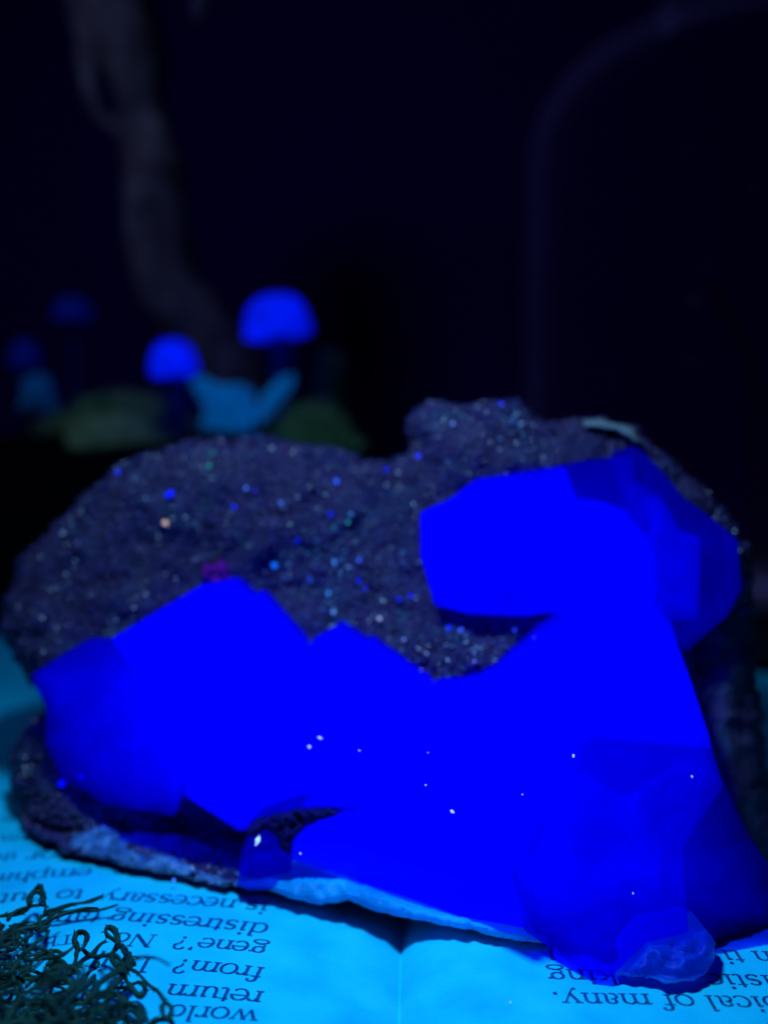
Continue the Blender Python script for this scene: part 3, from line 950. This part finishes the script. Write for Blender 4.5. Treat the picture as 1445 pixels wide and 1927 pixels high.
O2 = 240 / ZS
for pts, z0, z1, r, o in [
    ([(0, 425), (130, 400), (260, 345), (280, 250), (310, 185), (370, 155), (415, 200), (425, 300), (410, 400)], .15, .35, .034, 0),
    ([(300, 330), (290, 260), (330, 200), (380, 210), (385, 290), (340, 330)], .3, .4, .028, 0),
    ([(400, 400), (470, 365), (600, 340), (760, 300), (880, 260), (965, 225)], .12, .22, .03, 0),
    ([(430, 420), (520, 385), (700, 385), (950, 350), (1100, 312)], .05, .1, .024, 0),
    ([(420, 380), (470, 420), (440, 520), (390, 540), (370, 450), (430, 400)], .15, .3, .03, 0),
    ([(600, 1000), (690, 880), (730, 740), (700, 650), (750, 575), (820, 610), (805, 680), (740, 745)], .2, .5, .034, 0),
    ([(610, 1010), (740, 870), (860, 770), (930, 700), (990, 655)], .2, .08, .034, 0),
    ([(775, 740), (880, 800), (1020, 790), (1080, 730), (1105, 640), (1070, 560), (1005, 530), (1010, 600), (1070, 650), (1150, 720), (1195, 790)], .3, .45, .034, 0),
    ([(1150, 690), (1195, 760), (1155, 860), (1160, 940), (1085, 880), (1050, 810), (1100, 800), (1140, 880)], .35, .4, .032, 0),
    ([(1190, 780), (1230, 850), (1190, 930), (1150, 960)], .3, .25, .05, 0),
    ([(1190, 905), (1290, 960), (1395, 1055), (1480, 1125), (1550, 1225), (1525, 1275), (1535, 1370), (1585, 1385), (1605, 1290), (1560, 1228)], .3, .35, .027, 0),
    ([(1200, 950), (1190, 1020), (1240, 1100), (1320, 1160), (1360, 1100), (1300, 1040), (1240, 1060)], .3, .15, .034, 0),
    ([(1150, 930), (1030, 980), (930, 1060), (880, 1150), (875, 1300), (860, 1450)], .35, .5, .036, 0),
    ([(1140, 960), (1090, 1050), (1010, 1130), (900, 1200), (850, 1330)], .3, .4, .034, 0),
    ([(900, 980), (800, 1080), (700, 1170), (600, 1260), (500, 1450)], .3, .5, .036, 0),
    ([(870, 990), (890, 1060), (880, 1200), (920, 1300), (1050, 1420)], .3, .5, .036, 0),
    ([(1080, 1320), (1180, 1255), (1280, 1280), (1350, 1360), (1320, 1450), (1230, 1470)], .2, .35, .036, 0),
    ([(1130, 1380), (1200, 1310), (1290, 1330), (1310, 1410), (1240, 1450), (1170, 1420)], .25, .35, .03, 0),
    ([(430, 880), (520, 830), (600, 890), (590, 990), (510, 1040), (420, 990), (430, 900)], .3, .45, .036, 0),
    ([(470, 900), (540, 890), (560, 960), (500, 990), (450, 950)], .4, .5, .034, 0),
    ([(340, 1060), (450, 1010), (560, 1020), (600, 960)], .2, .3, .036, 0),
    ([(1010, 1080), (1120, 1100), (1220, 1090)], .08, .15, .024, 0),
    ([(880, 920), (910, 900), (930, 860), (890, 850)], .2, .15, .022, 0),
    ([(0, 650), (80, 600), (200, 560), (300, 540), (370, 530)], .3, .3, .038, 0),
    ([(930, 1310), (1000, 1270), (1080, 1320), (1060, 1420), (970, 1450)], .3, .4, .034, 0),
    ([(1380, 1470), (1420, 1410), (1500, 1390), (1590, 1400), (1650, 1480)], .15, .25, .034, 0),
]:
    strand(zs(pts, z0, z1, o), r * .78)

DENSE = [(0, 430), (110, 430), (350, 570), (380, 720), (440, 860), (600, 1050), (330, 1080), (280, 1180), (480, 1240), (620, 1160), (860, 1060), (900, 1200), (1000, 1300), (1050, 1440), (-120, 1600), (-250, 1000), (-150, 500)]
DENSE2 = [((x), (y)) for x, y in DENSE]
made = 0
while made < 70:
    x, y = random.uniform(-250, 1050), random.uniform(430, 1600)
    if not inside(np.array([(x, y)]), DENSE2)[0]:
        continue
    h = random.uniform(.03, .75)
    base = atz(x * ZS, y * ZS + OY, h)
    L = random.uniform(.35, .8)
    a0, curl = random.uniform(0, 6.28), random.choice((-1, 1)) * random.uniform(1.5, 5.5)
    el = random.uniform(-.2, .7)
    pts, q = [], base.copy()
    for k in range(7):
        pts.append(q.copy())
        a_ = a0 + curl * (k / 6) ** 1.4
        q += Vector((math.cos(a_), math.sin(a_) * .8, math.sin(el * (1 - k / 4)) * .7 + .25 * math.sin(a_))) * (L / 6)
        q.z = min(max(q.z, .03), .95)
    strand(pts, random.uniform(.012, .025), seg=6, n=4)
    made += 1
# the dense hidden body of the clump
bm = bmesh.new()
for _ in range(150):
    x, y = random.uniform(-250, 1000), random.uniform(430, 1600)
    if not inside(np.array([(x, y)]), DENSE2)[0]:
        continue
    q = atz(x * ZS, y * ZS + OY, random.uniform(.02, .25))
    a0, curl = random.uniform(0, 6.28), random.uniform(-5, 5)
    pts = []
    for k in range(6):
        pts.append(q.copy())
        q = q + Vector((math.cos(a0 + curl * k / 5), math.sin(a0 + curl * k / 5), random.uniform(-.2, .3))) * .1
        q.z = max(q.z, .015)
    tube(bm, catmull(pts, 2), lambda t: .022 * (1 - .5 * t), 5)
tag(bmobj('moss_tangle', bm, M['moss'], moss, True), kind='stuff')

# ------------------------------------------------------------------ background: dark mound with moss, mushrooms, driftwood, stones, jar
YB = 30.0
def mound_top(x):
    return 4.15 + .25 * math.sin(x * .6)
mnd = empty('soil_mound', (-7, YB + 3, -1.75), 'dark mound of soil behind the specimen under the mushrooms', 'soil')
vv, ff = [], []
nx, ny = 60, 26
for j in range(ny):
    for i in range(nx):
        x = -24 + 26.5 * i / (nx - 1); y = YB - 5.5 + 14 * j / (ny - 1)
        e = min(1, max(0, (1 - abs((x + 11) / 13.2) ** 5))) * min(1, max(0, 1 - abs((y - YB - 1.5) / 7.0) ** 3))
        z = -1.75 + (mound_top(x) + 1.75 + .5 * noise.fractal(Vector((x * .5, y * .5, 4)), 1, 2, 4)) * e ** .7
        vv.append((x, y, z))
for j in range(ny - 1):
    for i in range(nx - 1):
        ff.append((j * nx + i, j * nx + i + 1, (j + 1) * nx + i + 1, (j + 1) * nx + i))
pymesh('soil', vv, ff, M['soil'], mnd, True)

def moss_tuft(px, py, wpx, hpx, Y, n, label):
    """mossy cushion whose middle stands at the photo pixel"""
    c = at(px, py, Y)
    k = Y / FPX
    bm = bmesh.new()
    for _ in range(n):
        u, v = random.gauss(0, .42), random.gauss(0, .42)
        if abs(u) > 1 or abs(v) > 1: continue
        top = c.z + (hpx * k) * (1 - u * u * 1.3) * random.uniform(.2, 1) - hpx * k * .45
        b_ = Vector((c.x + u * wpx * k, Y + v * 1.2, top - random.uniform(.25, .5)))
        a_ = random.uniform(0, 6.28)
        t_ = b_ + Vector((math.cos(a_) * .22, math.sin(a_) * .22, random.uniform(.2, .5)))
        m_ = (b_ + t_) / 2 + Vector((random.uniform(-.1, .1), random.uniform(-.1, .1), .05))
        tube(bm, [b_, m_, t_], lambda t: .05 * (1 - .6 * t), 4)
    # cushion body
    nb = len(bm.verts)
    lathe(bm, [(wpx * k * .75, -hpx * k * 1.4), (wpx * k * .6, -hpx * k * .45), (wpx * k * .35, -hpx * k * .2), (.05, -hpx * k * .05)], c, 18)
    bm.verts.ensure_lookup_table()
    for v in bm.verts[nb:]:
        v.co += Vector((1, 1, 1)) * noise.noise(v.co * 1.3) * .15
    o = bmobj('moss_tuft', bm, M['far_moss'])
    return tag(o, label, 'moss', 'moss tufts under the mushrooms')

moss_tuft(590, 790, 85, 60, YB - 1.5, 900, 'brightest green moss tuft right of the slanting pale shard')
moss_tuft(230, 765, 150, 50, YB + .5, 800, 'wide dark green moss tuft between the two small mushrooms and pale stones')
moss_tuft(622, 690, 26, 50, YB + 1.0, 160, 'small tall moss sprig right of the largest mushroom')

def mushroom(px, py, wpx, hpx, Y, tilt, base, capm, label, stemw):
    k = Y / FPX
    c = at(px, py + hpx * .35, Y)                 # the middle of the cap's rim
    foot = at(base[0], base[1], Y)
    mu = empty('mushroom', foot, label, 'mushroom', 'mushrooms on the mound')
    r, h = wpx * k / 2, hpx * k
    T = Matrix.Rotation(R(tilt), 3, 'Y')
    bm = bmesh.new()
    prof = [(.04, -.02 * h), (r * .75, -.10 * h), (r * .96, -.06 * h)]
    for i in range(9):
        a_ = i / 8 * math.pi / 2
        prof.append((max(r * math.cos(a_) ** .75, .01), h * .95 * math.sin(a_)))
    lathe(bm, prof, c, 30, T)
    for v in bm.verts:
        v.co += (v.co - c) * .03 * noise.noise(v.co * 2)
    bmobj('cap', bm, capm, mu, True)
    bm = bmesh.new()
    mid = c.lerp(foot, .5) + Vector((.08, 0, 0))
    tube(bm, catmull([c + Vector((0, 0, .02)), mid, foot + Vector((0, 0, -.6))], 6), lambda t: stemw * k * (.42 + .18 * t), 12)
    bmobj('stem', bm, M['stalk'], mu, True)

mushroom(524, 601, 126, 78, YB - .5, -7, (533, 745), M['cap'], 'largest mushroom with a bright blue domed cap above the moss', 44)
mushroom(328, 678, 90, 66, YB - 1.0, -4, (327, 775), M['cap'], 'round bright blue mushroom beside the pale central stone', 44)
mushroom(138, 585, 78, 44, YB + 4, 0, (140, 770), M['cap_dim'], 'dim flat mushroom, topmost on the left, behind the moss', 16)
mushroom(48, 670, 60, 52, YB + 3, 0, (52, 780), M['cap_dim'], 'dim small mushroom at the far left above a pale stone', 20)

def shard(poly, Y, thick, label, material):
    """rough stone with a front of the given outline and real thickness"""
    c = sum((at(x, y, Y) for x, y in poly), Vector()) / len(poly)
    bm = bmesh.new()
    f = [bm.verts.new(at(x, y, Y - .1)) for x, y in poly]
    ctr = bm.verts.new(c + Vector((0, -thick * .5, .05)))
    bk = [bm.verts.new(at(x, y, Y).lerp(c, .2) + Vector((0, thick, 0))) for x, y in poly]
    n = len(poly)
    for i in range(n):
        j = (i + 1) % n
        bm.faces.new((f[i], f[j], ctr))
        bm.faces.new((f[j], f[i], bk[i], bk[j]))
    bm.faces.new(bk)
    bmesh.ops.recalc_face_normals(bm, faces=bm.faces[:])
    o = bmobj('pale_stone', bm, material)
    md = o.modifiers.new('edge', 'BEVEL'); md.width = .06; md.segments = 2
    return tag(o, label, 'stone', 'pale stones among the mushrooms')

shard([(355, 715), (380, 705), (410, 722), (455, 722), (478, 735), (480, 780), (472, 815), (430, 812), (375, 805), (385, 770)], YB - 2.0, .8, 'largest pale cyan stone, in the middle below the driftwood', M['stone'])
shard([(478, 790), (492, 745), (528, 708), (556, 700), (552, 728), (520, 765), (490, 800)], YB - 2.2, .5, 'slanting long pale shard below the largest mushroom', M['stone'])
shard([(38, 715), (70, 700), (98, 712), (105, 750), (115, 785), (70, 782), (28, 775), (40, 745)], YB + 2.5, .8, 'dim pale stone at the far left under a small mushroom', M['stone_dim'])

# driftwood
dw = empty('driftwood', at(470, 800, YB + 3), 'dim gnarled driftwood trunk leaning behind the mushrooms', 'driftwood')
def wood(pts, name, label=None):
    bm = bmesh.new()
    k = (YB + 4) / FPX
    P_ = catmull([at(x, y, YB + 4) for x, y, _ in pts], 8)
    ws = [p_[2] * k / 2 for p_ in pts]
    tube(bm, P_, lambda t: float(np.interp(t * (len(ws) - 1), range(len(ws)), ws)), 26)
    for v in bm.verts:
        q = Vector((v.co.x * 1.4, v.co.y * 1.4, v.co.z * .45))
        v.co += Vector((1, .8, 0)) * noise.fractal(q, 1, 2, 4) * .22
    o = bmobj(name, bm, M['bark'], dw, True)
    if label: o['label'] = label
wood([(205, -80, 130), (222, 20, 130), (250, 120, 112), (268, 205, 84), (280, 275, 96), (286, 340, 118), (294, 430, 122), (322, 540, 130), (385, 630, 122), (440, 700, 112), (480, 790, 110)], 'trunk')
wood([(140, -60, 40), (158, 30, 40), (168, 140, 34), (185, 210, 22), (240, 262, 26)], 'branch', 'thin upper limb at the left')
bm = bmesh.new()
bmesh.ops.create_icosphere(bm, subdivisions=3, radius=1)
for v in bm.verts:
    q = v.co * (1 + .2 * noise.noise(v.co * 2))
    v.co = at(378, 12, YB) + Vector((q.x * .26, q.y * .3, q.z * .42))
tag(bmobj('dried_bud', bm, mat('dry_bud', (.10, .08, .12), .8, .1), smooth=True), 'pale dried bud hanging at the top right of the driftwood', 'dried bud')
bm = bmesh.new()
tube(bm, catmull([at(378, -8, YB), at(372, -60, YB + .5), at(340, -140, YB + 2.5), at(262, -170, YB + 4)], 5), lambda t: .05 + .03 * t, 6)
bmobj('stalk', bm, M['bark'], bpy.data.objects['dried_bud'], True)

# glass jar at the right
gm = bpy.data.materials.new('edge_highlight_glass')
gm.use_nodes = True
nt = gm.node_tree
nt.nodes.clear()
outn = nt.nodes.new('ShaderNodeOutputMaterial'); mixn = nt.nodes.new('ShaderNodeMixShader')
tr = nt.nodes.new('ShaderNodeBsdfTransparent'); df = nt.nodes.new('ShaderNodeBsdfDiffuse')
df.inputs[0].default_value = (.60, .40, .80, 1)
lw = nt.nodes.new('ShaderNodeLayerWeight'); lw.inputs[0].default_value = .25
pw = nt.nodes.new('ShaderNodeMath'); pw.operation = 'POWER'; pw.inputs[1].default_value = 4.5  # edge highlight: pale colour mixed in where the wall turns away
nt.links.new(lw.outputs['Facing'], pw.inputs[0]); nt.links.new(pw.outputs[0], mixn.inputs[0])
nt.links.new(tr.outputs[0], mixn.inputs[1]); nt.links.new(df.outputs[0], mixn.inputs[2]); nt.links.new(mixn.outputs[0], outn.inputs[0])
YJ = 27.0
jc = at(1425, 900, YJ)
jr = (1425 - 988) / FPX * YJ
jar = empty('glass_jar', (jc.x, YJ, 0), 'tall clear glass jar on an added dark base, hardly lit, behind the specimen', 'jar')
z1 = at(1425, 300, YJ).z; z2 = at(1425, 60, YJ).z
prof = [(jr * .94, .93), (jr, 1.2)] + [(jr, z) for z in np.linspace(1.6, z1, 10)]
for i in range(1, 13):
    a_ = i / 12 * R(82)
    prof.append((jr * .42 + jr * .58 * math.cos(a_), z1 + (z2 - z1) * math.sin(a_)))
prof += [(jr * .46, z2 + .4), (jr * .45, z2 + 2.0), (jr * .52, z2 + 2.4)]
bm = bmesh.new()
lathe(bm, prof, Vector((jc.x, YJ, 0)), 72)
bm.faces.ensure_lookup_table()
bmesh.ops.delete(bm, geom=[bm.faces[-1]], context='FACES_ONLY')
bmb = bmesh.new()
lathe(bmb, [(jr * 1.06, .05), (jr * 1.10, .15), (jr * 1.10, .7), (jr * 1.05, .88)], Vector((jc.x, YJ, 0)), 64)  # dark base added to keep the lit page behind the specimen black
bmobj('added_base', bmb, crusty('added_base_dark', (.004, .003, .008), (.008, .005, .014), (.013, .009, .02), 1.5, .5), jar)
jg = bmobj('glass', bm, gm, jar, True)
md = jg.modifiers.new('wall', 'SOLIDIFY'); md.thickness = .25
dm = mat('bokeh_bead_blue', (.05, .05, .14), .4, .5)  # blurred bokeh dots, shaped as small dim balls on the jar
for px, py, r in [(910, 428, 16), (900, 142, 12), (945, 178, 11), (1296, 282, 12), (1332, 500, 14), (1305, 565, 19), (1420, 355, 14), (1300, 680, 12), (1258, 275, 8)]:
    if px < 990:
        continue
    u = (px - CX) / FPX
    # where the ray meets the jar's wall
    dx, dy, dz = ray(px, py)
    A_ = dx * dx + dy * dy; B_ = -2 * (dx * jc.x + dy * YJ); C_ = jc.x ** 2 + YJ ** 2 - (jr + .02) ** 2
    disc = B_ * B_ - 4 * A_ * C_
    if disc < 0: continue
    t = (-B_ - math.sqrt(disc)) / (2 * A_)
    c = Vector((dx * t, dy * t, CAMH + dz * t))
    bm = bmesh.new()
    bmesh.ops.create_icosphere(bm, subdivisions=2, radius=r * .45 * c.y / FPX)
    for v in bm.verts: v.co = c + v.co
    bmobj('bokeh_bead', bm, dm, jar, True)

tw = empty('dry_twig', at(1425, 820, YB + 6), 'thin dry twig bending behind the glass jar at the right', 'twig')
bm = bmesh.new()
tube(bm, catmull([at(1335, 535, YB + 6), at(1360, 575, YB + 6), at(1395, 635, YB + 6), at(1418, 700, YB + 6), at(1424, 760, YB + 6), at(1425, 1060, YB + 6)], 6), lambda t: .13 - .03 * t, 8)
bmobj('stem', bm, mat('twig_brown', (.05, .035, .03), .8, .1), tw, True)
